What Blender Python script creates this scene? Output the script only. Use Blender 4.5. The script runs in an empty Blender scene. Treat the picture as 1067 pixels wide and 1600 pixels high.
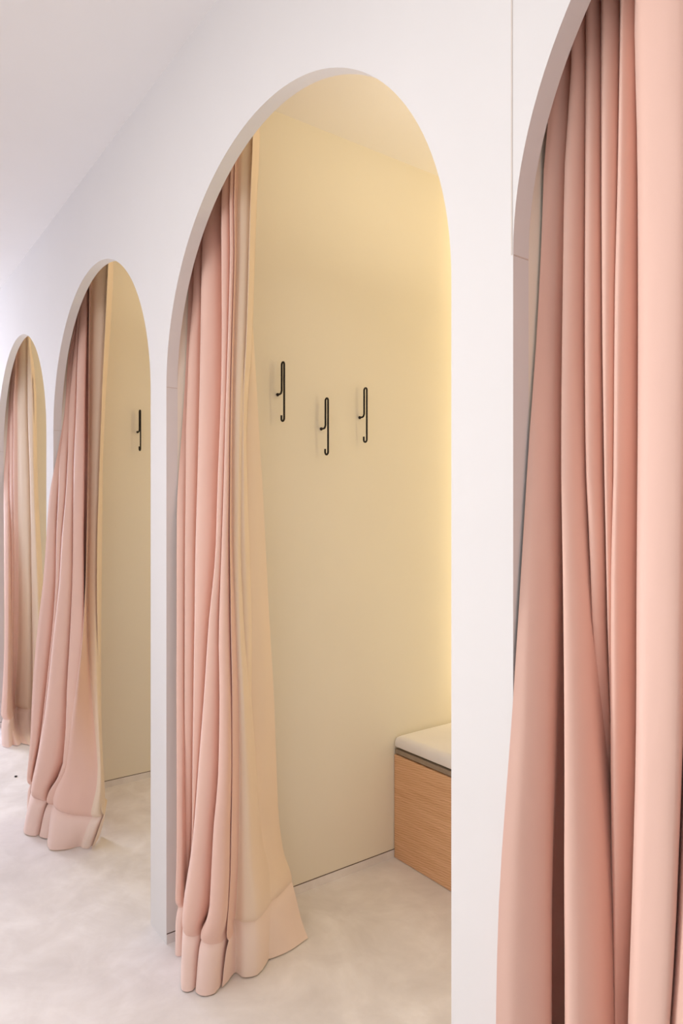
import bpy, bmesh, math, random
from mathutils import Vector
random.seed(4)
scene = bpy.context.scene
COL = scene.collection

# ------------------------------------------------------------------ the place (metres)
# x runs along the row of booths, +y goes into a booth, z is up; front face of the wall is y = 0
W, P = 1.1559, 0.1232            # width of an opening, thickness of the partitions
BAY = W + P
D = 0.0362                       # thickness of the front wall
SPRING, RAD = 1.6874, W / 2      # springing line and radius of the arches
CEIL = 2.6548
BACK = 1.42                      # back wall of the booths
XL, XR, YC = -6.2, 4.6, -2.5

# ------------------------------------------------------------------ helpers
def link(name, bm, mat, parent=None, smooth=True, loc=(0, 0, 0), rot=(0, 0, 0)):
    me = bpy.data.meshes.new(name)
    bmesh.ops.recalc_face_normals(bm, faces=bm.faces)
    bm.to_mesh(me); bm.free()
    for p in me.polygons: p.use_smooth = smooth
    me.materials.append(mat)
    o = bpy.data.objects.new(name, me); COL.objects.link(o)
    o.location = loc; o.rotation_euler = rot
    if parent: o.parent = parent
    return o

def empty(name, loc, label, cat, group=None):
    o = bpy.data.objects.new(name, None); COL.objects.link(o); o.location = loc
    o.empty_display_size = 0.05
    o['label'] = label; o['category'] = cat
    if group: o['group'] = group
    return o

def struct(o):
    o['kind'] = 'structure'; return o

def box(bm, x0, x1, y0, y1, z0, z1):
    v = [bm.verts.new((x, y, z)) for z in (z0, z1) for y in (y0, y1) for x in (x0, x1)]
    for f in ((0, 2, 3, 1), (4, 5, 7, 6), (0, 1, 5, 4), (2, 6, 7, 3), (0, 4, 6, 2), (1, 3, 7, 5)):
        bm.faces.new([v[i] for i in f])
    return bm

def bevel(bm, w, seg=3):
    bmesh.ops.bevel(bm, geom=list(bm.edges), offset=w, segments=seg, profile=0.5, affect='EDGES')
    return bm

def tube(bm, pts, r, n=10):
    pts = [Vector(p) for p in pts]
    rings = []
    up = Vector((0, 1, 0))
    for i, p in enumerate(pts):
        t = (pts[min(i + 1, len(pts) - 1)] - pts[max(i - 1, 0)]).normalized()
        a = up.cross(t)
        if a.length < 1e-4: a = Vector((1, 0, 0)).cross(t)
        a.normalize(); b = t.cross(a)
        rings.append([bm.verts.new(p + r * (math.cos(2 * math.pi * k / n) * a + math.sin(2 * math.pi * k / n) * b)) for k in range(n)])
    for r0, r1 in zip(rings, rings[1:]):
        for k in range(n):
            bm.faces.new((r0[k], r0[(k + 1) % n], r1[(k + 1) % n], r1[k]))
    bm.faces.new(rings[0]); bm.faces.new(rings[-1])
    return bm

# ------------------------------------------------------------------ materials
def new_mat(name):
    m = bpy.data.materials.new(name); m.use_nodes = True
    nt = m.node_tree; b = nt.nodes['Principled BSDF']
    return m, nt, b

def noise(nt, scale, detail=4, rough=.55, stretch=None, coord='Object', dist=0):
    tc = nt.nodes.new('ShaderNodeTexCoord'); n = nt.nodes.new('ShaderNodeTexNoise')
    n.inputs['Scale'].default_value = scale; n.inputs['Detail'].default_value = detail
    n.inputs['Roughness'].default_value = rough; n.inputs['Distortion'].default_value = dist
    src = tc.outputs[coord]
    if stretch:
        mp = nt.nodes.new('ShaderNodeMapping'); mp.inputs['Scale'].default_value = stretch
        nt.links.new(src, mp.inputs['Vector']); src = mp.outputs['Vector']
    nt.links.new(src, n.inputs['Vector'])
    return n

def ramp(nt, fac, stops):
    r = nt.nodes.new('ShaderNodeValToRGB')
    e = r.color_ramp.elements
    while len(e) < len(stops): e.new(.5)
    for el, (p, c) in zip(e, stops):
        el.position = p; el.color = (*c, 1)
    nt.links.new(fac, r.inputs['Fac'])
    return r

def bump(nt, b, height, strength, dist=.002):
    n = nt.nodes.new('ShaderNodeBump'); n.inputs['Strength'].default_value = strength
    n.inputs['Distance'].default_value = dist
    nt.links.new(height, n.inputs['Height']); nt.links.new(n.outputs['Normal'], b.inputs['Normal'])
    return n

def plaster(name, c, rough=.75):
    m, nt, b = new_mat(name)
    n = noise(nt, 2.5, 5)
    r = ramp(nt, n.outputs['Fac'], [(.3, tuple(v * .975 for v in c)), (.7, c)])
    nt.links.new(r.outputs['Color'], b.inputs['Base Color'])
    b.inputs['Roughness'].default_value = rough
    b.inputs['Specular IOR Level'].default_value = .25
    f = noise(nt, 220, 3); bump(nt, b, f.outputs['Fac'], .04, .001)
    return m

def cement(name):
    m, nt, b = new_mat(name)
    n1 = noise(nt, 1.9, 7, .62, dist=.9); n2 = noise(nt, 7, 6, .6, dist=.5)
    mx = nt.nodes.new('ShaderNodeMix'); mx.data_type = 'FLOAT'; mx.inputs[0].default_value = .4
    nt.links.new(n1.outputs['Fac'], mx.inputs[2]); nt.links.new(n2.outputs['Fac'], mx.inputs[3])
    r = ramp(nt, mx.outputs[0], [(.30, FLOOR_A), (.5, FLOOR_B), (.62, FLOOR_C)])
    nt.links.new(r.outputs['Color'], b.inputs['Base Color'])
    rr = ramp(nt, mx.outputs[0], [(.3, (.42,) * 3), (.7, (.58,) * 3)])
    nt.links.new(rr.outputs['Color'], b.inputs['Roughness'])
    b.inputs['Specular IOR Level'].default_value = .4
    bump(nt, b, n2.outputs['Fac'], .05, .003)
    return m

def fabric(name, c, sheen=.25, trans=0.0):
    m, nt, b = new_mat(name)
    n = noise(nt, 6, 4, stretch=(1, 1, .25))
    r = ramp(nt, n.outputs['Fac'], [(.3, tuple(v * .95 for v in c)), (.7, c)])
    nt.links.new(r.outputs['Color'], b.inputs['Base Color'])
    b.inputs['Roughness'].default_value = .62
    b.inputs['Specular IOR Level'].default_value = .3
    b.inputs['Sheen Weight'].default_value = sheen
    b.inputs['Sheen Roughness'].default_value = .45
    b.inputs['Sheen Tint'].default_value = (1, .9, .85, 1)
    # long soft hanging wrinkles plus a fine weave
    w1 = noise(nt, 9, 3, stretch=(1, 1, .22)); w2 = noise(nt, 900, 2)
    a = nt.nodes.new('ShaderNodeMath'); a.operation = 'MULTIPLY_ADD'; a.inputs[1].default_value = .02
    nt.links.new(w2.outputs['Fac'], a.inputs[0]); nt.links.new(w1.outputs['Fac'], a.inputs[2])
    bump(nt, b, a.outputs[0], .35, .012)
    return m

def oak(name):
    m, nt, b = new_mat(name)
    n = noise(nt, 5, 6, .6, stretch=(.8, 9, 30), dist=.8)
    w = nt.nodes.new('ShaderNodeTexWave'); w.wave_type = 'BANDS'; w.bands_direction = 'Z'
    tc = nt.nodes.new('ShaderNodeTexCoord'); mp = nt.nodes.new('ShaderNodeMapping')
    mp.inputs['Rotation'].default_value = (0, math.radians(14), 0); mp.inputs['Scale'].default_value = (.6, 1, 1)
    nt.links.new(tc.outputs['Object'], mp.inputs['Vector']); nt.links.new(mp.outputs['Vector'], w.inputs['Vector'])
    w.inputs['Scale'].default_value = 38; w.inputs['Distortion'].default_value = 4
    w.inputs['Detail'].default_value = 4; w.inputs['Detail Scale'].default_value = 1.2
    mx = nt.nodes.new('ShaderNodeMix'); mx.data_type = 'FLOAT'; mx.inputs[0].default_value = .22
    nt.links.new(n.outputs['Fac'], mx.inputs[2]); nt.links.new(w.outputs['Fac'], mx.inputs[3])
    r = ramp(nt, mx.outputs[0], [(.28, OAK_A), (.5, OAK_B), (.72, OAK_C)])
    nt.links.new(r.outputs['Color'], b.inputs['Base Color'])
    b.inputs['Roughness'].default_value = .5
    bump(nt, b, mx.outputs[0], .1, .002)
    return m

def plain(name, c, rough=.5, metal=0.0):
    m, nt, b = new_mat(name)
    n = noise(nt, 40, 3)
    r = ramp(nt, n.outputs['Fac'], [(.3, tuple(v * .9 for v in c)), (.7, c)])
    nt.links.new(r.outputs['Color'], b.inputs['Base Color'])
    b.inputs['Roughness'].default_value = rough; b.inputs['Metallic'].default_value = metal
    return m

FLOOR_A, FLOOR_B, FLOOR_C = (.62, .585, .57), (.77, .74, .73), (.88, .86, .86)
OAK_A, OAK_B, OAK_C = (.56, .28, .13), (.71, .40, .205), (.82, .50, .29)
M_WALL = plaster('white_plaster', (.72, .705, .695))
M_BOOTH = plaster('booth_plaster', (.83, .78, .66))
M_CEIL = plaster('ceiling_paint', (.82, .80, .785))
M_FLOOR = cement('microcement')
M_PINK = fabric('pink_fabric', (.81, .52, .425))
M_HEM = fabric('pink_hem_fabric', (.86, .63, .55))
M_LINING = fabric('cream_lining', (.82, .655, .50))
M_LINING_HEM = fabric('cream_pink_hem', (.86, .69, .585))
M_OAK = oak('oak_veneer')
M_BOARD = plain('taupe_board', (.30, .23, .165), .6)
M_CUSHION = fabric('cream_upholstery', (.86, .84, .83), .1)
M_BLACK = plain('black_metal', (.006, .005, .005), .8)
M_GAP_SHADE = plain('dark_gap_shade', (.09, .06, .045), .9)  # dark brown that puts the shade inside narrow gaps into the colour
M_SEAM = plain('seam_filler', (.62, .55, .49), .8)

# ------------------------------------------------------------------ room shell
def plane(name, x0, x1, y0, y1, z, mat, up=True):
    bm = bmesh.new()
    vs = [bm.verts.new(p) for p in ((x0, y0, z), (x1, y0, z), (x1, y1, z), (x0, y1, z))]
    bm.faces.new(vs)
    o = link(name, bm, mat, smooth=False)
    return struct(o)

struct(link('floor', box(bmesh.new(), XL, XR, YC, BACK + .1, -.1, 0), M_FLOOR, smooth=False))
struct(link('ceiling', box(bmesh.new(), XL, XR, YC, BACK + .1, CEIL, CEIL + .1), M_CEIL, smooth=False))

def front_wall():
    bm = bmesh.new()
    def quad(a, b, c, d): bm.faces.new([bm.verts.new(p) for p in (a, b, c, d)])
    def panel(x0, z0a, x1, z0b, z1=CEIL):          # front and back faces above a sloping lower edge
        for y in (0, D):
            quad((x0, y, z0a), (x1, y, z0b), (x1, y, z1), (x0, y, z1))
    edges = [XL]
    for k in (-2, -1, 0, 1):
        x0 = k * BAY; edges += [x0, x0 + W]
        N = 72; prev = (x0, SPRING)
        for y0, y1 in ((0, D),):
            quad((x0, 0, 0), (x0, D, 0), (x0, D, SPRING), (x0, 0, SPRING))
            quad((x0 + W, 0, 0), (x0 + W, D, 0), (x0 + W, D, SPRING), (x0 + W, 0, SPRING))
        for i in range(1, N + 1):
            a = math.pi * (1 - i / N)
            cur = (x0 + RAD + RAD * math.cos(a), SPRING + RAD * math.sin(a))
            panel(prev[0], prev[1], cur[0], cur[1])
            quad((prev[0], 0, prev[1]), (prev[0], D, prev[1]), (cur[0], D, cur[1]), (cur[0], 0, cur[1]))
            prev = cur
    edges.append(XR)
    for a, b in zip(edges[0::2], edges[1::2]):
        panel(a, 0, b, 0)
    bmesh.ops.remove_doubles(bm, verts=bm.verts, dist=1e-5)
    return bm
struct(link('wall_front', front_wall(), M_WALL, smooth=False))
struct(link('wall_back', box(bmesh.new(), XL, XR, BACK, BACK + .1, 0, CEIL), M_BOOTH, smooth=False))
for k in (-2, -1, 0, 1, 2):
    x1 = k * BAY
    struct(link('wall_partition', box(bmesh.new(), x1 - P, x1, D, BACK, 0, CEIL), M_BOOTH, smooth=False))
    if k < 2:
        # floor finish turned up the foot of the partition, with a thin dark strip over it, the joint's shade in its colour
        struct(link('baseboard_left', box(bmesh.new(), x1, x1 + .0015, .001, BACK, 0, .0295), M_FLOOR, smooth=False))
        struct(link('trim_1', box(bmesh.new(), x1, x1 + .0008, .001, BACK, .0295, .0325), M_GAP_SHADE, smooth=False))
        # filler seam on the jamb at the springing line
        struct(link('trim_2', box(bmesh.new(), x1, x1 + .0006, .001, D - .001, SPRING - .001, SPRING + .001), M_SEAM, smooth=False))
struct(link('trim_3', box(bmesh.new(), BAY - .0035, BAY - .001, -.0006, .001, SPRING, CEIL), M_SEAM, smooth=False))
struct(link('wall_rear', box(bmesh.new(), XL, XR, YC - .1, YC, 0, CEIL), M_WALL, smooth=False))
struct(link('wall_left', box(bmesh.new(), XL - .1, XL, YC, BACK, 0, CEIL), M_WALL, smooth=False))
struct(link('wall_right', box(bmesh.new(), XR, XR + .1, YC, BACK, 0, CEIL), M_WALL, smooth=False))

# ------------------------------------------------------------------ curtains
# plan positions (x, y) of every fold line at the heights LV; FOLDS: 0 left edge, 1 front, 2 right edge, 3 valley of a fold
LV = [2.64, 2.4, 2.2, 2.0, 1.8, 1.6, 1.4, 1.2, 1.0, 0.8, 0.6, 0.45, 0.33, 0.25, 0.19, 0.16, 0.135, 0.12, 0.09, 0.045, 0.004]
FRONT = [
 [(0.004,0.085),(0.004,0.085),(0.004,0.078),(0.004,0.071),(0.004,0.064),(0.004,0.052),(0.004,0.036),(0.021,0.024),(0.025,0.022),(0.030,0.019),(0.038,0.016),(0.045,0.013),(0.050,0.011),(0.053,0.010),(0.055,0.009),(0.056,0.008),(0.057,0.008),(0.057,0.008),(0.058,0.007),(0.060,0.007),(0.061,0.006)],
 [(0.004,0.088),(0.004,0.088),(0.004,0.081),(0.004,0.074),(0.004,0.066),(0.004,0.055),(0.007,0.039),(0.030,0.027),(0.034,0.025),(0.039,0.022),(0.047,0.019),(0.054,0.016),(0.059,0.014),(0.062,0.013),(0.064,0.012),(0.065,0.011),(0.066,0.011),(0.067,0.011),(0.068,0.010),(0.069,0.010),(0.071,0.009)],
 [(0.004,0.100),(0.004,0.100),(0.004,0.094),(0.004,0.087),(0.004,0.076),(0.004,0.067),(0.013,0.051),(0.036,0.039),(0.040,0.036),(0.045,0.033),(0.053,0.030),(0.059,0.026),(0.064,0.024),(0.067,0.023),(0.069,0.022),(0.070,0.022),(0.071,0.022),(0.072,0.022),(0.073,0.021),(0.075,0.021),(0.077,0.021)],
 [(0.004,0.137),(0.004,0.137),(0.004,0.130),(0.004,0.124),(0.004,0.110),(0.004,0.104),(0.004,0.087),(0.004,0.074),(0.004,0.071),(0.008,0.068),(0.007,0.069),(0.004,0.070),(0.004,0.073),(0.004,0.075),(0.004,0.076),(0.004,0.077),(0.004,0.078),(0.004,0.078),(0.004,0.079),(0.004,0.080),(0.004,0.082)],
 [(0.032,0.085),(0.032,0.085),(0.032,0.079),(0.032,0.074),(0.012,0.068),(0.014,0.059),(0.033,0.048),(0.047,0.039),(0.050,0.037),(0.051,0.036),(0.046,0.038),(0.042,0.039),(0.037,0.042),(0.033,0.044),(0.031,0.045),(0.029,0.046),(0.029,0.047),(0.028,0.047),(0.027,0.048),(0.026,0.049),(0.025,0.050)],
 [(0.042,0.088),(0.042,0.088),(0.042,0.083),(0.041,0.077),(0.026,0.072),(0.029,0.064),(0.047,0.052),(0.059,0.043),(0.061,0.041),(0.062,0.039),(0.056,0.041),(0.051,0.042),(0.045,0.044),(0.039,0.046),(0.035,0.047),(0.034,0.047),(0.032,0.048),(0.032,0.048),(0.030,0.049),(0.029,0.050),(0.028,0.051)],
 [(0.048,0.101),(0.048,0.101),(0.047,0.095),(0.047,0.088),(0.033,0.088),(0.037,0.082),(0.054,0.069),(0.066,0.058),(0.068,0.055),(0.068,0.052),(0.061,0.053),(0.056,0.053),(0.050,0.054),(0.043,0.053),(0.038,0.053),(0.036,0.053),(0.035,0.052),(0.034,0.052),(0.032,0.053),(0.031,0.054),(0.030,0.054)],
 [(0.004,0.144),(0.004,0.144),(0.004,0.136),(0.004,0.129),(0.004,0.133),(0.004,0.128),(0.013,0.114),(0.023,0.101),(0.025,0.098),(0.024,0.094),(0.016,0.093),(0.011,0.093),(0.004,0.092),(0.004,0.090),(0.004,0.088),(0.004,0.087),(0.004,0.087),(0.004,0.087),(0.004,0.087),(0.004,0.087),(0.004,0.088)],
 [(0.093,0.085),(0.093,0.085),(0.093,0.078),(0.094,0.071),(0.100,0.064),(0.112,0.054),(0.125,0.043),(0.134,0.033),(0.144,0.025),(0.150,0.019),(0.147,0.017),(0.146,0.016),(0.139,0.016),(0.128,0.017),(0.119,0.018),(0.115,0.018),(0.112,0.018),(0.111,0.018),(0.109,0.019),(0.108,0.019),(0.107,0.020)],
 [(0.114,0.092),(0.114,0.092),(0.113,0.085),(0.116,0.078),(0.124,0.072),(0.135,0.062),(0.147,0.050),(0.155,0.040),(0.159,0.030),(0.161,0.023),(0.154,0.019),(0.149,0.017),(0.140,0.016),(0.129,0.017),(0.120,0.018),(0.116,0.018),(0.113,0.019),(0.112,0.019),(0.110,0.019),(0.108,0.020),(0.107,0.020)],
 [(0.125,0.119),(0.125,0.119),(0.124,0.111),(0.128,0.106),(0.136,0.102),(0.148,0.092),(0.159,0.078),(0.167,0.066),(0.167,0.049),(0.167,0.037),(0.158,0.028),(0.151,0.020),(0.140,0.017),(0.129,0.018),(0.120,0.019),(0.116,0.019),(0.113,0.019),(0.112,0.020),(0.110,0.020),(0.109,0.021),(0.108,0.021)],
 [(0.091,0.175),(0.091,0.175),(0.089,0.166),(0.094,0.163),(0.104,0.161),(0.115,0.150),(0.125,0.134),(0.132,0.122),(0.128,0.098),(0.125,0.081),(0.112,0.067),(0.102,0.056),(0.088,0.047),(0.073,0.042),(0.062,0.040),(0.058,0.040),(0.055,0.040),(0.053,0.041),(0.052,0.041),(0.050,0.041),(0.049,0.041)],
 [(0.212,0.085),(0.212,0.085),(0.212,0.076),(0.226,0.068),(0.245,0.059),(0.257,0.049),(0.261,0.038),(0.269,0.027),(0.248,0.017),(0.241,0.007),(0.231,-0.004),(0.223,-0.012),(0.211,-0.019),(0.198,-0.024),(0.191,-0.028),(0.191,-0.030),(0.192,-0.032),(0.193,-0.033),(0.196,-0.034),(0.201,-0.037),(0.206,-0.040)],
 [(0.220,0.088),(0.220,0.088),(0.220,0.079),(0.235,0.071),(0.251,0.061),(0.262,0.051),(0.267,0.040),(0.275,0.029),(0.258,0.021),(0.256,0.012),(0.250,0.003),(0.242,-0.006),(0.233,-0.012),(0.222,-0.016),(0.214,-0.021),(0.209,-0.024),(0.210,-0.026),(0.211,-0.027),(0.213,-0.029),(0.217,-0.032),(0.221,-0.035)],
 [(0.224,0.098),(0.224,0.098),(0.225,0.090),(0.239,0.082),(0.255,0.069),(0.265,0.058),(0.271,0.048),(0.278,0.037),(0.264,0.034),(0.264,0.032),(0.261,0.027),(0.252,0.018),(0.244,0.014),(0.235,0.013),(0.226,0.007),(0.220,-0.001),(0.219,-0.004),(0.220,-0.006),(0.222,-0.009),(0.226,-0.013),(0.229,-0.017)],
 [(0.173,0.147),(0.173,0.147),(0.174,0.139),(0.189,0.132),(0.202,0.117),(0.211,0.104),(0.218,0.095),(0.225,0.084),(0.214,0.085),(0.218,0.088),(0.217,0.087),(0.208,0.077),(0.201,0.075),(0.193,0.076),(0.183,0.068),(0.175,0.057),(0.173,0.052),(0.173,0.050),(0.175,0.046),(0.178,0.041),(0.181,0.036)],
 [(0.256,0.085),(0.256,0.085),(0.256,0.078),(0.270,0.071),(0.272,0.064),(0.275,0.055),(0.281,0.046),(0.284,0.037),(0.283,0.030),(0.300,0.023),(0.309,0.014),(0.295,0.007),(0.292,0.002),(0.291,-0.001),(0.274,-0.004),(0.252,-0.005),(0.245,-0.006),(0.243,-0.007),(0.240,-0.008),(0.238,-0.010),(0.236,-0.012)],
 [(0.260,0.086),(0.260,0.086),(0.260,0.079),(0.274,0.072),(0.276,0.065),(0.279,0.057),(0.287,0.048),(0.292,0.040),(0.295,0.034),(0.313,0.027),(0.322,0.019),(0.313,0.013),(0.311,0.008),(0.310,0.005),(0.296,0.004),(0.278,0.004),(0.272,0.003),(0.270,0.002),(0.267,0.001),(0.265,-0.001),(0.263,-0.003)],
 [(0.261,0.092),(0.261,0.092),(0.262,0.085),(0.276,0.078),(0.278,0.070),(0.281,0.063),(0.289,0.056),(0.295,0.050),(0.299,0.049),(0.317,0.042),(0.327,0.035),(0.319,0.034),(0.318,0.031),(0.317,0.028),(0.304,0.030),(0.287,0.035),(0.282,0.035),(0.280,0.035),(0.277,0.034),(0.275,0.031),(0.273,0.029)],
 [(0.186,0.141),(0.186,0.141),(0.187,0.135),(0.201,0.128),(0.202,0.120),(0.205,0.113),(0.215,0.107),(0.223,0.104),(0.230,0.106),(0.238,0.107),(0.238,0.107),(0.236,0.109),(0.231,0.110),(0.226,0.110),(0.222,0.111),(0.220,0.113),(0.218,0.114),(0.216,0.114),(0.211,0.114),(0.203,0.113),(0.195,0.113)],
 [(0.271,0.090),(0.271,0.090),(0.271,0.084),(0.281,0.079),(0.280,0.073),(0.282,0.067),(0.291,0.060),(0.299,0.055),(0.305,0.055),(0.312,0.055),(0.312,0.055),(0.307,0.055),(0.302,0.055),(0.297,0.055),(0.292,0.054),(0.289,0.054),(0.286,0.054),(0.284,0.054),(0.279,0.054),(0.271,0.054),(0.264,0.054)],
 [(0.265,0.099),(0.265,0.099),(0.266,0.092),(0.275,0.086),(0.274,0.080),(0.277,0.074),(0.284,0.067),(0.291,0.064),(0.300,0.065),(0.309,0.067),(0.305,0.070),(0.298,0.072),(0.291,0.074),(0.282,0.074),(0.275,0.075),(0.271,0.076),(0.268,0.076),(0.267,0.076),(0.263,0.077),(0.258,0.078),(0.253,0.078)],
 [(0.254,0.110),(0.254,0.110),(0.256,0.103),(0.265,0.096),(0.265,0.089),(0.267,0.083),(0.272,0.078),(0.277,0.076),(0.290,0.078),(0.300,0.082),(0.292,0.088),(0.281,0.093),(0.269,0.097),(0.256,0.100),(0.245,0.102),(0.241,0.103),(0.238,0.104),(0.237,0.105),(0.235,0.106),(0.232,0.107),(0.230,0.109)],
 [(0.267,0.115),(0.267,0.115),(0.269,0.107),(0.276,0.100),(0.276,0.093),(0.276,0.086),(0.280,0.081),(0.283,0.078),(0.295,0.080),(0.307,0.084),(0.302,0.092),(0.294,0.098),(0.286,0.103),(0.278,0.108),(0.271,0.111),(0.268,0.113),(0.266,0.114),(0.265,0.114),(0.263,0.115),(0.260,0.117),(0.258,0.118)],
 [(0.275,0.133),(0.275,0.133),(0.276,0.125),(0.282,0.115),(0.282,0.108),(0.281,0.098),(0.284,0.091),(0.287,0.087),(0.298,0.087),(0.310,0.093),(0.307,0.106),(0.301,0.116),(0.295,0.126),(0.290,0.140),(0.285,0.148),(0.282,0.150),(0.280,0.152),(0.279,0.153),(0.277,0.154),(0.274,0.156),(0.272,0.157)],
 [(0.247,0.181),(0.247,0.181),(0.247,0.171),(0.253,0.160),(0.252,0.153),(0.238,0.145),(0.237,0.140),(0.228,0.140),(0.215,0.151),(0.216,0.168),(0.194,0.198),(0.176,0.220),(0.179,0.232),(0.202,0.238),(0.212,0.243),(0.213,0.244),(0.213,0.246),(0.213,0.246),(0.212,0.247),(0.209,0.249),(0.206,0.251)],
 [(0.304,0.125),(0.304,0.125),(0.297,0.121),(0.294,0.116),(0.289,0.112),(0.273,0.108),(0.272,0.103),(0.264,0.104),(0.251,0.116),(0.251,0.132),(0.227,0.158),(0.208,0.178),(0.210,0.188),(0.229,0.191),(0.238,0.193),(0.239,0.194),(0.239,0.195),(0.238,0.196),(0.237,0.197),(0.234,0.198),(0.232,0.200)],
 [(0.305,0.125),(0.305,0.125),(0.298,0.121),(0.294,0.117),(0.289,0.112),(0.275,0.108),(0.276,0.104),(0.272,0.107),(0.260,0.119),(0.255,0.133),(0.229,0.159),(0.211,0.179),(0.210,0.188),(0.230,0.191),(0.239,0.193),(0.240,0.194),(0.239,0.195),(0.239,0.196),(0.238,0.197),(0.235,0.199),(0.233,0.200)],
 [(0.305,0.126),(0.305,0.126),(0.298,0.122),(0.295,0.118),(0.290,0.113),(0.276,0.111),(0.279,0.110),(0.276,0.117),(0.264,0.131),(0.257,0.138),(0.229,0.161),(0.212,0.183),(0.211,0.189),(0.230,0.192),(0.240,0.194),(0.240,0.196),(0.240,0.196),(0.239,0.197),(0.238,0.198),(0.236,0.200),(0.233,0.202)],
 [(0.223,0.175),(0.223,0.175),(0.223,0.172),(0.217,0.169),(0.209,0.166),(0.196,0.166),(0.202,0.167),(0.210,0.172),(0.207,0.183),(0.189,0.191),(0.173,0.202),(0.179,0.213),(0.174,0.218),(0.188,0.222),(0.203,0.224),(0.204,0.226),(0.203,0.227),(0.202,0.227),(0.201,0.228),(0.199,0.230),(0.197,0.232)],
 [(0.255,0.150),(0.255,0.150),(0.255,0.147),(0.248,0.144),(0.241,0.141),(0.227,0.140),(0.231,0.140),(0.239,0.143),(0.235,0.153),(0.219,0.163),(0.204,0.177),(0.209,0.187),(0.205,0.193),(0.219,0.196),(0.234,0.198),(0.234,0.200),(0.234,0.201),(0.233,0.201),(0.232,0.202),(0.229,0.204),(0.227,0.206)],
 [(0.248,0.159),(0.248,0.159),(0.239,0.158),(0.228,0.157),(0.233,0.158),(0.231,0.161),(0.235,0.167),(0.236,0.176),(0.229,0.190),(0.217,0.205),(0.197,0.224),(0.190,0.238),(0.182,0.249),(0.191,0.256),(0.211,0.261),(0.215,0.264),(0.217,0.266),(0.218,0.268),(0.220,0.270),(0.225,0.274),(0.236,0.278)],
 [(0.237,0.170),(0.237,0.170),(0.216,0.173),(0.198,0.176),(0.217,0.179),(0.227,0.187),(0.227,0.201),(0.221,0.217),(0.209,0.236),(0.198,0.257),(0.171,0.283),(0.149,0.303),(0.134,0.320),(0.135,0.332),(0.162,0.341),(0.169,0.345),(0.173,0.349),(0.176,0.351),(0.181,0.356),(0.194,0.362),(0.218,0.368)],
]
FRONT_FOLDS, FRONT_SPLIT = [0, 1, 2, 3, 0, 1, 2, 3, 0, 1, 2, 3, 0, 1, 2, 3, 0, 1, 2, 3, 0, 1, 0, 1, 2, 3, 0, 1, 2, 3, 0, 1, 0], 22
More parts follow.
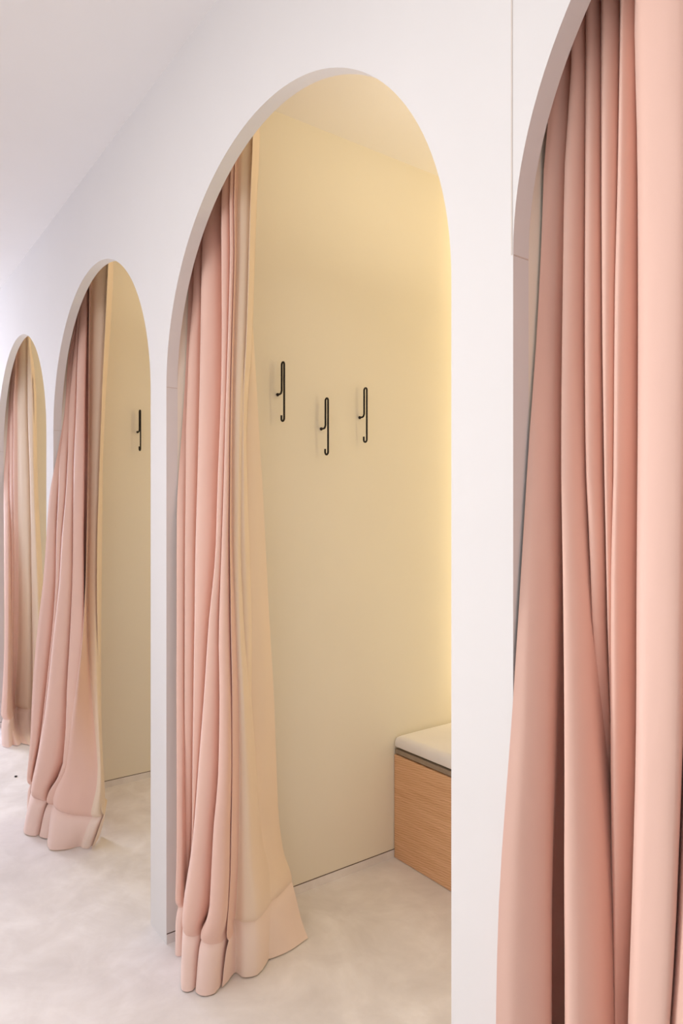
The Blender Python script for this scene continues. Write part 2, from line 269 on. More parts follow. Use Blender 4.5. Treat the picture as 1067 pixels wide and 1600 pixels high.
SECOND = [
 [(-1.187,0.080),(-1.187,0.080),(-1.187,0.074),(-1.275,0.062),(-1.275,0.051),(-1.275,0.020),(-1.264,-0.020),(-1.210,-0.048),(-1.185,-0.069),(-1.197,-0.089),(-1.207,-0.104),(-1.188,-0.116),(-1.170,-0.125),(-1.161,-0.131),(-1.155,-0.136),(-1.149,-0.138),(-1.143,-0.140),(-1.138,-0.141),(-1.125,-0.143),(-1.103,-0.147),(-1.088,-0.150)],
 [(-1.186,0.080),(-1.186,0.080),(-1.186,0.075),(-1.275,0.063),(-1.275,0.054),(-1.275,0.025),(-1.244,-0.015),(-1.188,-0.041),(-1.157,-0.061),(-1.164,-0.080),(-1.175,-0.096),(-1.162,-0.109),(-1.150,-0.120),(-1.146,-0.127),(-1.143,-0.133),(-1.139,-0.135),(-1.134,-0.138),(-1.129,-0.139),(-1.118,-0.141),(-1.097,-0.145),(-1.084,-0.149)],
 [(-1.185,0.082),(-1.185,0.082),(-1.185,0.076),(-1.274,0.066),(-1.275,0.062),(-1.275,0.039),(-1.229,0.001),(-1.171,-0.024),(-1.136,-0.039),(-1.139,-0.055),(-1.151,-0.073),(-1.142,-0.091),(-1.134,-0.105),(-1.134,-0.117),(-1.133,-0.124),(-1.131,-0.128),(-1.126,-0.131),(-1.122,-0.133),(-1.112,-0.136),(-1.093,-0.141),(-1.080,-0.145)],
 [(-1.274,0.104),(-1.274,0.104),(-1.274,0.098),(-1.275,0.087),(-1.275,0.088),(-1.275,0.070),(-1.268,0.033),(-1.209,0.009),(-1.171,-0.002),(-1.172,-0.015),(-1.185,-0.035),(-1.179,-0.057),(-1.174,-0.076),(-1.177,-0.091),(-1.178,-0.101),(-1.176,-0.106),(-1.172,-0.109),(-1.168,-0.111),(-1.158,-0.115),(-1.140,-0.122),(-1.128,-0.127)],
 [(-1.226,0.085),(-1.226,0.085),(-1.226,0.079),(-1.275,0.068),(-1.275,0.056),(-1.272,0.030),(-1.184,-0.003),(-1.120,-0.029),(-1.034,-0.055),(-0.996,-0.080),(-0.998,-0.100),(-1.004,-0.115),(-1.022,-0.125),(-1.049,-0.131),(-1.068,-0.136),(-1.073,-0.138),(-1.074,-0.140),(-1.072,-0.141),(-1.069,-0.143),(-1.061,-0.147),(-1.054,-0.150)],
 [(-1.219,0.087),(-1.219,0.087),(-1.219,0.081),(-1.266,0.070),(-1.275,0.060),(-1.255,0.035),(-1.168,0.002),(-1.108,-0.026),(-1.026,-0.053),(-0.992,-0.079),(-0.994,-0.099),(-1.002,-0.114),(-1.021,-0.125),(-1.048,-0.131),(-1.066,-0.135),(-1.071,-0.138),(-1.072,-0.139),(-1.071,-0.141),(-1.067,-0.143),(-1.060,-0.146),(-1.053,-0.149)],
 [(-1.215,0.093),(-1.215,0.093),(-1.215,0.086),(-1.259,0.078),(-1.275,0.072),(-1.243,0.049),(-1.156,0.015),(-1.099,-0.016),(-1.020,-0.047),(-0.989,-0.076),(-0.992,-0.097),(-1.000,-0.112),(-1.020,-0.124),(-1.047,-0.130),(-1.065,-0.134),(-1.070,-0.137),(-1.071,-0.138),(-1.070,-0.140),(-1.066,-0.142),(-1.059,-0.145),(-1.052,-0.148)],
 [(-1.259,0.116),(-1.259,0.116),(-1.259,0.110),(-1.275,0.103),(-1.275,0.101),(-1.275,0.079),(-1.196,0.045),(-1.141,0.010),(-1.065,-0.024),(-1.037,-0.056),(-1.039,-0.078),(-1.048,-0.094),(-1.070,-0.108),(-1.097,-0.115),(-1.116,-0.121),(-1.122,-0.124),(-1.125,-0.128),(-1.125,-0.131),(-1.123,-0.136),(-1.119,-0.145),(-1.115,-0.152)],
 [(-1.180,0.085),(-1.180,0.085),(-1.187,0.081),(-1.228,0.073),(-1.254,0.064),(-1.206,0.045),(-1.124,0.013),(-1.063,-0.021),(-0.991,-0.052),(-0.961,-0.082),(-0.940,-0.108),(-0.930,-0.128),(-0.945,-0.143),(-0.962,-0.151),(-0.975,-0.158),(-0.982,-0.161),(-0.987,-0.164),(-0.990,-0.166),(-0.997,-0.169),(-1.008,-0.174),(-1.015,-0.179)],
 [(-1.173,0.087),(-1.173,0.087),(-1.181,0.082),(-1.217,0.075),(-1.238,0.069),(-1.192,0.049),(-1.108,0.017),(-1.040,-0.014),(-0.964,-0.044),(-0.928,-0.072),(-0.901,-0.098),(-0.885,-0.116),(-0.895,-0.129),(-0.919,-0.140),(-0.939,-0.149),(-0.947,-0.152),(-0.952,-0.155),(-0.956,-0.157),(-0.963,-0.160),(-0.973,-0.165),(-0.980,-0.169)],
 [(-1.168,0.093),(-1.168,0.093),(-1.177,0.087),(-1.210,0.084),(-1.226,0.082),(-1.182,0.061),(-1.096,0.031),(-1.023,0.005),(-0.945,-0.022),(-0.903,-0.045),(-0.874,-0.067),(-0.853,-0.081),(-0.860,-0.091),(-0.887,-0.108),(-0.912,-0.122),(-0.920,-0.126),(-0.926,-0.130),(-0.930,-0.132),(-0.936,-0.135),(-0.946,-0.140),(-0.953,-0.144)],
 [(-1.221,0.122),(-1.221,0.122),(-1.232,0.114),(-1.262,0.115),(-1.275,0.117),(-1.232,0.094),(-1.145,0.065),(-1.068,0.045),(-0.994,0.021),(-0.944,0.001),(-0.913,-0.018),(-0.889,-0.027),(-0.894,-0.035),(-0.925,-0.057),(-0.954,-0.077),(-0.963,-0.082),(-0.970,-0.086),(-0.974,-0.088),(-0.981,-0.091),(-0.989,-0.096),(-0.998,-0.101)],
 [(-1.131,0.085),(-1.131,0.085),(-1.149,0.081),(-1.156,0.073),(-1.143,0.064),(-1.124,0.050),(-1.075,0.031),(-1.013,0.012),(-0.944,-0.012),(-0.887,-0.037),(-0.836,-0.063),(-0.783,-0.083),(-0.768,-0.098),(-0.832,-0.106),(-0.895,-0.113),(-0.911,-0.116),(-0.920,-0.119),(-0.924,-0.121),(-0.931,-0.124),(-0.939,-0.129),(-0.948,-0.134)],
 [(-1.115,0.090),(-1.115,0.090),(-1.130,0.087),(-1.132,0.079),(-1.118,0.071),(-1.095,0.058),(-1.046,0.040),(-0.985,0.020),(-0.917,-0.004),(-0.862,-0.030),(-0.817,-0.058),(-0.772,-0.080),(-0.761,-0.096),(-0.822,-0.104),(-0.880,-0.109),(-0.895,-0.112),(-0.903,-0.115),(-0.907,-0.116),(-0.913,-0.119),(-0.919,-0.124),(-0.926,-0.128)],
 [(-1.102,0.105),(-1.105,0.103),(-1.120,0.102),(-1.122,0.098),(-1.109,0.090),(-1.082,0.080),(-1.032,0.062),(-0.972,0.041),(-0.898,0.019),(-0.835,-0.004),(-0.794,-0.038),(-0.758,-0.068),(-0.753,-0.089),(-0.811,-0.095),(-0.862,-0.095),(-0.876,-0.097),(-0.883,-0.099),(-0.886,-0.100),(-0.890,-0.102),(-0.895,-0.105),(-0.900,-0.108)],
 [(-1.173,0.129),(-1.175,0.128),(-1.191,0.127),(-1.193,0.122),(-1.180,0.114),(-1.153,0.105),(-1.103,0.087),(-1.043,0.065),(-0.969,0.043),(-0.906,0.020),(-0.866,-0.015),(-0.830,-0.046),(-0.825,-0.066),(-0.884,-0.073),(-0.935,-0.073),(-0.948,-0.075),(-0.956,-0.077),(-0.959,-0.078),(-0.963,-0.081),(-0.968,-0.084),(-0.973,-0.086)],
 [(-1.182,0.134),(-1.182,0.134),(-1.182,0.131),(-1.172,0.126),(-1.159,0.121),(-1.139,0.113),(-1.117,0.104),(-1.083,0.090),(-1.021,0.066),(-0.973,0.038),(-0.932,0.002),(-0.908,-0.026),(-0.912,-0.045),(-0.955,-0.056),(-0.978,-0.064),(-0.985,-0.068),(-0.986,-0.072),(-0.986,-0.074),(-0.984,-0.078),(-0.977,-0.084),(-0.972,-0.089)],
 [(-1.021,0.085),(-1.021,0.085),(-1.020,0.083),(-1.011,0.078),(-0.997,0.073),(-0.978,0.065),(-0.956,0.056),(-0.921,0.042),(-0.860,0.018),(-0.811,-0.009),(-0.769,-0.044),(-0.745,-0.071),(-0.748,-0.089),(-0.790,-0.099),(-0.812,-0.107),(-0.819,-0.111),(-0.821,-0.114),(-0.820,-0.116),(-0.818,-0.120),(-0.811,-0.125),(-0.806,-0.130)],
 [(-1.038,0.096),(-1.038,0.096),(-1.043,0.093),(-1.036,0.088),(-1.022,0.083),(-1.003,0.075),(-0.983,0.067),(-0.957,0.056),(-0.914,0.038),(-0.865,0.019),(-0.799,-0.007),(-0.742,-0.026),(-0.705,-0.042),(-0.714,-0.053),(-0.730,-0.060),(-0.737,-0.064),(-0.743,-0.066),(-0.746,-0.068),(-0.753,-0.071),(-0.763,-0.076),(-0.772,-0.081)],
 [(-1.065,0.110),(-1.065,0.110),(-1.078,0.108),(-1.074,0.103),(-1.061,0.098),(-1.041,0.090),(-1.024,0.083),(-1.013,0.077),(-0.997,0.067),(-0.951,0.056),(-0.853,0.038),(-0.758,0.024),(-0.686,0.012),(-0.669,0.003),(-0.682,-0.004),(-0.689,-0.007),(-0.697,-0.010),(-0.704,-0.012),(-0.718,-0.015),(-0.741,-0.020),(-0.762,-0.025)],
 [(-1.033,0.120),(-1.033,0.120),(-1.047,0.117),(-1.046,0.111),(-1.037,0.105),(-1.020,0.096),(-1.005,0.089),(-0.995,0.082),(-0.979,0.073),(-0.932,0.061),(-0.839,0.042),(-0.749,0.027),(-0.679,0.014),(-0.659,0.006),(-0.667,0.001),(-0.672,-0.002),(-0.679,-0.004),(-0.684,-0.006),(-0.698,-0.009),(-0.722,-0.014),(-0.742,-0.019)],
 [(-1.012,0.149),(-1.012,0.149),(-1.026,0.146),(-1.027,0.137),(-1.020,0.127),(-1.005,0.116),(-0.992,0.106),(-0.983,0.098),(-0.966,0.090),(-0.920,0.078),(-0.829,0.055),(-0.743,0.035),(-0.674,0.020),(-0.653,0.015),(-0.657,0.014),(-0.660,0.014),(-0.666,0.013),(-0.671,0.012),(-0.685,0.009),(-0.708,0.004),(-0.729,-0.001)],
 [(-1.032,0.191),(-1.032,0.191),(-1.046,0.187),(-1.049,0.175),(-1.045,0.161),(-1.031,0.148),(-1.019,0.137),(-1.011,0.127),(-0.993,0.120),(-0.952,0.109),(-0.884,0.089),(-0.826,0.074),(-0.765,0.059),(-0.723,0.051),(-0.699,0.046),(-0.688,0.043),(-0.694,0.043),(-0.699,0.042),(-0.712,0.040),(-0.736,0.034),(-0.756,0.029)],
 [(-0.884,0.120),(-0.884,0.120),(-0.903,0.118),(-0.924,0.115),(-0.943,0.112),(-0.943,0.105),(-0.947,0.100),(-0.959,0.098),(-0.952,0.094),(-0.919,0.086),(-0.850,0.068),(-0.791,0.054),(-0.729,0.041),(-0.688,0.031),(-0.665,0.024),(-0.655,0.020),(-0.653,0.017),(-0.655,0.015),(-0.666,0.011),(-0.689,0.006),(-0.707,0.001)],
 [(-0.927,0.136),(-0.927,0.136),(-0.947,0.134),(-0.966,0.131),(-0.982,0.128),(-0.982,0.124),(-0.986,0.121),(-0.994,0.120),(-0.986,0.115),(-0.961,0.107),(-0.902,0.091),(-0.853,0.078),(-0.802,0.066),(-0.764,0.057),(-0.738,0.050),(-0.723,0.047),(-0.713,0.045),(-0.710,0.043),(-0.713,0.041),(-0.731,0.036),(-0.748,0.031)],
 [(-0.994,0.160),(-0.994,0.160),(-1.015,0.158),(-1.030,0.155),(-1.044,0.152),(-1.043,0.150),(-1.047,0.150),(-1.048,0.148),(-1.041,0.144),(-1.025,0.137),(-0.982,0.123),(-0.948,0.113),(-0.914,0.103),(-0.879,0.095),(-0.849,0.089),(-0.828,0.086),(-0.807,0.084),(-0.796,0.082),(-0.789,0.079),(-0.800,0.075),(-0.815,0.070)],
]
SECOND_FOLDS, SECOND_SPLIT = [0, 1, 2, 3, 0, 1, 2, 3, 0, 1, 2, 3, 0, 1, 2, 3, 3, 0, 1, 0, 1, 2, 3, 0, 1, 0], 19
THIRD = [
 [(-2.554,0.080),(-2.554,0.080),(-2.554,0.075),(-2.554,0.065),(-2.554,0.055),(-2.554,0.040),(-2.483,0.021),(-2.400,0.007),(-2.343,-0.003),(-2.289,-0.012),(-2.240,-0.021),(-2.226,-0.028),(-2.236,-0.031),(-2.240,-0.033),(-2.241,-0.034),(-2.241,-0.034),(-2.240,-0.035),(-2.239,-0.035),(-2.234,-0.035),(-2.214,-0.036),(-2.195,-0.037)],
 [(-2.551,0.083),(-2.551,0.083),(-2.554,0.078),(-2.554,0.069),(-2.554,0.060),(-2.554,0.045),(-2.462,0.027),(-2.379,0.012),(-2.323,0.002),(-2.271,-0.008),(-2.223,-0.017),(-2.207,-0.023),(-2.213,-0.026),(-2.216,-0.027),(-2.215,-0.027),(-2.213,-0.027),(-2.211,-0.028),(-2.209,-0.028),(-2.202,-0.028),(-2.182,-0.029),(-2.163,-0.029)],
 [(-2.541,0.090),(-2.541,0.090),(-2.554,0.088),(-2.554,0.080),(-2.554,0.073),(-2.541,0.060),(-2.442,0.040),(-2.360,0.025),(-2.305,0.015),(-2.254,0.004),(-2.207,-0.006),(-2.190,-0.011),(-2.194,-0.012),(-2.195,-0.012),(-2.192,-0.011),(-2.189,-0.010),(-2.185,-0.009),(-2.183,-0.008),(-2.175,-0.008),(-2.155,-0.008),(-2.135,-0.009)],
 [(-2.554,0.109),(-2.554,0.109),(-2.554,0.108),(-2.554,0.102),(-2.554,0.098),(-2.554,0.085),(-2.474,0.065),(-2.430,0.057),(-2.404,0.052),(-2.384,0.047),(-2.367,0.042),(-2.355,0.039),(-2.347,0.038),(-2.338,0.037),(-2.319,0.037),(-2.306,0.037),(-2.294,0.037),(-2.286,0.037),(-2.270,0.037),(-2.247,0.036),(-2.227,0.035)],
 [(-2.473,0.080),(-2.473,0.080),(-2.490,0.077),(-2.540,0.070),(-2.520,0.063),(-2.483,0.055),(-2.435,0.046),(-2.394,0.038),(-2.368,0.034),(-2.347,0.029),(-2.330,0.024),(-2.319,0.021),(-2.311,0.019),(-2.303,0.017),(-2.285,0.016),(-2.272,0.016),(-2.260,0.015),(-2.252,0.015),(-2.237,0.015),(-2.213,0.014),(-2.194,0.013)],
 [(-2.466,0.082),(-2.466,0.082),(-2.482,0.079),(-2.529,0.073),(-2.506,0.067),(-2.469,0.058),(-2.422,0.049),(-2.382,0.041),(-2.356,0.036),(-2.336,0.032),(-2.320,0.027),(-2.309,0.023),(-2.302,0.021),(-2.295,0.019),(-2.277,0.018),(-2.265,0.017),(-2.253,0.017),(-2.246,0.017),(-2.230,0.016),(-2.201,0.017),(-2.165,0.020)],
 [(-2.460,0.086),(-2.460,0.086),(-2.475,0.084),(-2.519,0.080),(-2.495,0.075),(-2.458,0.067),(-2.410,0.057),(-2.371,0.049),(-2.346,0.044),(-2.327,0.039),(-2.311,0.033),(-2.301,0.030),(-2.294,0.027),(-2.287,0.025),(-2.271,0.023),(-2.259,0.022),(-2.247,0.021),(-2.240,0.021),(-2.225,0.020),(-2.190,0.025),(-2.141,0.039)],
 [(-2.509,0.104),(-2.509,0.104),(-2.522,0.103),(-2.554,0.101),(-2.541,0.097),(-2.503,0.089),(-2.456,0.079),(-2.424,0.072),(-2.415,0.069),(-2.414,0.067),(-2.426,0.067),(-2.435,0.067),(-2.452,0.068),(-2.464,0.070),(-2.467,0.071),(-2.464,0.072),(-2.460,0.072),(-2.457,0.073),(-2.448,0.074),(-2.381,0.077),(-2.237,0.084)],
 [(-2.421,0.080),(-2.421,0.080),(-2.430,0.078),(-2.462,0.073),(-2.438,0.068),(-2.414,0.062),(-2.391,0.058),(-2.375,0.054),(-2.367,0.052),(-2.365,0.050),(-2.377,0.050),(-2.386,0.050),(-2.403,0.052),(-2.415,0.054),(-2.417,0.055),(-2.415,0.056),(-2.410,0.057),(-2.407,0.057),(-2.398,0.058),(-2.332,0.059),(-2.193,0.060)],
 [(-2.441,0.089),(-2.441,0.089),(-2.444,0.087),(-2.455,0.082),(-2.430,0.077),(-2.403,0.072),(-2.382,0.068),(-2.368,0.066),(-2.360,0.065),(-2.362,0.064),(-2.372,0.064),(-2.386,0.064),(-2.410,0.066),(-2.424,0.067),(-2.427,0.069),(-2.425,0.069),(-2.422,0.070),(-2.420,0.070),(-2.412,0.071),(-2.352,0.071),(-2.148,0.072)],
 [(-2.471,0.100),(-2.471,0.100),(-2.468,0.098),(-2.453,0.093),(-2.427,0.088),(-2.398,0.083),(-2.378,0.080),(-2.366,0.080),(-2.360,0.080),(-2.364,0.080),(-2.374,0.080),(-2.393,0.080),(-2.425,0.081),(-2.441,0.083),(-2.445,0.084),(-2.445,0.084),(-2.444,0.085),(-2.442,0.085),(-2.438,0.085),(-2.384,0.086),(-2.120,0.087)],
 [(-2.438,0.108),(-2.438,0.108),(-2.434,0.106),(-2.418,0.101),(-2.390,0.097),(-2.358,0.093),(-2.337,0.091),(-2.324,0.091),(-2.317,0.091),(-2.319,0.091),(-2.327,0.092),(-2.342,0.093),(-2.370,0.095),(-2.384,0.097),(-2.388,0.098),(-2.389,0.098),(-2.388,0.099),(-2.387,0.099),(-2.384,0.099),(-2.339,0.098),(-2.112,0.089)],
 [(-2.411,0.131),(-2.411,0.131),(-2.406,0.129),(-2.389,0.125),(-2.360,0.122),(-2.325,0.121),(-2.303,0.119),(-2.291,0.120),(-2.283,0.120),(-2.283,0.122),(-2.289,0.125),(-2.302,0.128),(-2.326,0.133),(-2.339,0.136),(-2.344,0.137),(-2.345,0.137),(-2.345,0.137),(-2.344,0.136),(-2.342,0.136),(-2.303,0.129),(-2.105,0.095)],
 [(-2.447,0.168),(-2.447,0.168),(-2.441,0.167),(-2.424,0.163),(-2.394,0.161),(-2.357,0.162),(-2.334,0.162),(-2.322,0.162),(-2.314,0.164),(-2.313,0.167),(-2.317,0.171),(-2.329,0.177),(-2.351,0.184),(-2.364,0.188),(-2.369,0.189),(-2.370,0.188),(-2.370,0.188),(-2.370,0.187),(-2.368,0.186),(-2.333,0.174),(-2.293,0.148)],
 [(-2.358,0.130),(-2.358,0.130),(-2.351,0.128),(-2.336,0.125),(-2.303,0.122),(-2.263,0.120),(-2.245,0.120),(-2.239,0.122),(-2.247,0.126),(-2.251,0.130),(-2.241,0.130),(-2.235,0.130),(-2.232,0.130),(-2.232,0.130),(-2.234,0.130),(-2.235,0.130),(-2.237,0.130),(-2.237,0.130),(-2.239,0.130),(-2.242,0.130),(-2.245,0.130)],
 [(-2.354,0.131),(-2.354,0.131),(-2.337,0.132),(-2.315,0.130),(-2.284,0.127),(-2.248,0.124),(-2.229,0.124),(-2.220,0.127),(-2.225,0.132),(-2.226,0.136),(-2.214,0.137),(-2.208,0.137),(-2.205,0.137),(-2.204,0.137),(-2.205,0.138),(-2.206,0.138),(-2.207,0.138),(-2.208,0.138),(-2.209,0.138),(-2.211,0.138),(-2.213,0.138)],
 [(-2.350,0.134),(-2.350,0.134),(-2.325,0.142),(-2.298,0.145),(-2.268,0.141),(-2.235,0.135),(-2.217,0.136),(-2.204,0.140),(-2.207,0.148),(-2.206,0.155),(-2.193,0.157),(-2.186,0.157),(-2.183,0.158),(-2.182,0.158),(-2.182,0.159),(-2.183,0.159),(-2.184,0.159),(-2.184,0.160),(-2.185,0.160),(-2.187,0.161),(-2.189,0.161)],
 [(-2.453,0.164),(-2.453,0.164),(-2.377,0.168),(-2.328,0.172),(-2.314,0.170),(-2.310,0.169),(-2.309,0.173),(-2.308,0.184),(-2.311,0.195),(-2.313,0.204),(-2.305,0.209),(-2.308,0.213),(-2.314,0.216),(-2.318,0.218),(-2.322,0.220),(-2.324,0.221),(-2.325,0.222),(-2.326,0.222),(-2.328,0.223),(-2.331,0.224),(-2.333,0.226)],
 [(-2.414,0.150),(-2.414,0.150),(-2.341,0.150),(-2.289,0.150),(-2.280,0.150),(-2.274,0.150),(-2.273,0.154),(-2.274,0.163),(-2.277,0.173),(-2.280,0.181),(-2.273,0.186),(-2.276,0.189),(-2.282,0.192),(-2.287,0.194),(-2.290,0.195),(-2.292,0.196),(-2.294,0.197),(-2.295,0.197),(-2.297,0.198),(-2.300,0.199),(-2.302,0.200)],
 [(-2.453,0.163),(-2.451,0.163),(-2.370,0.164),(-2.322,0.165),(-2.317,0.167),(-2.321,0.169),(-2.333,0.178),(-2.341,0.190),(-2.349,0.201),(-2.364,0.212),(-2.375,0.221),(-2.389,0.228),(-2.399,0.233),(-2.406,0.236),(-2.411,0.238),(-2.414,0.239),(-2.416,0.240),(-2.418,0.240),(-2.420,0.241),(-2.424,0.243),(-2.428,0.245)],
 [(-2.514,0.180),(-2.509,0.180),(-2.417,0.182),(-2.375,0.185),(-2.377,0.188),(-2.396,0.195),(-2.426,0.209),(-2.447,0.225),(-2.462,0.239),(-2.490,0.253),(-2.519,0.267),(-2.543,0.277),(-2.554,0.284),(-2.554,0.288),(-2.554,0.290),(-2.554,0.292),(-2.554,0.293),(-2.554,0.294),(-2.554,0.295),(-2.554,0.298),(-2.554,0.300)],
]
THIRD_FOLDS, THIRD_SPLIT = [0, 1, 2, 3, 0, 1, 2, 3, 0, 1, 0, 1, 2, 3, 0, 1, 2, 3, 0, 1, 0], 10
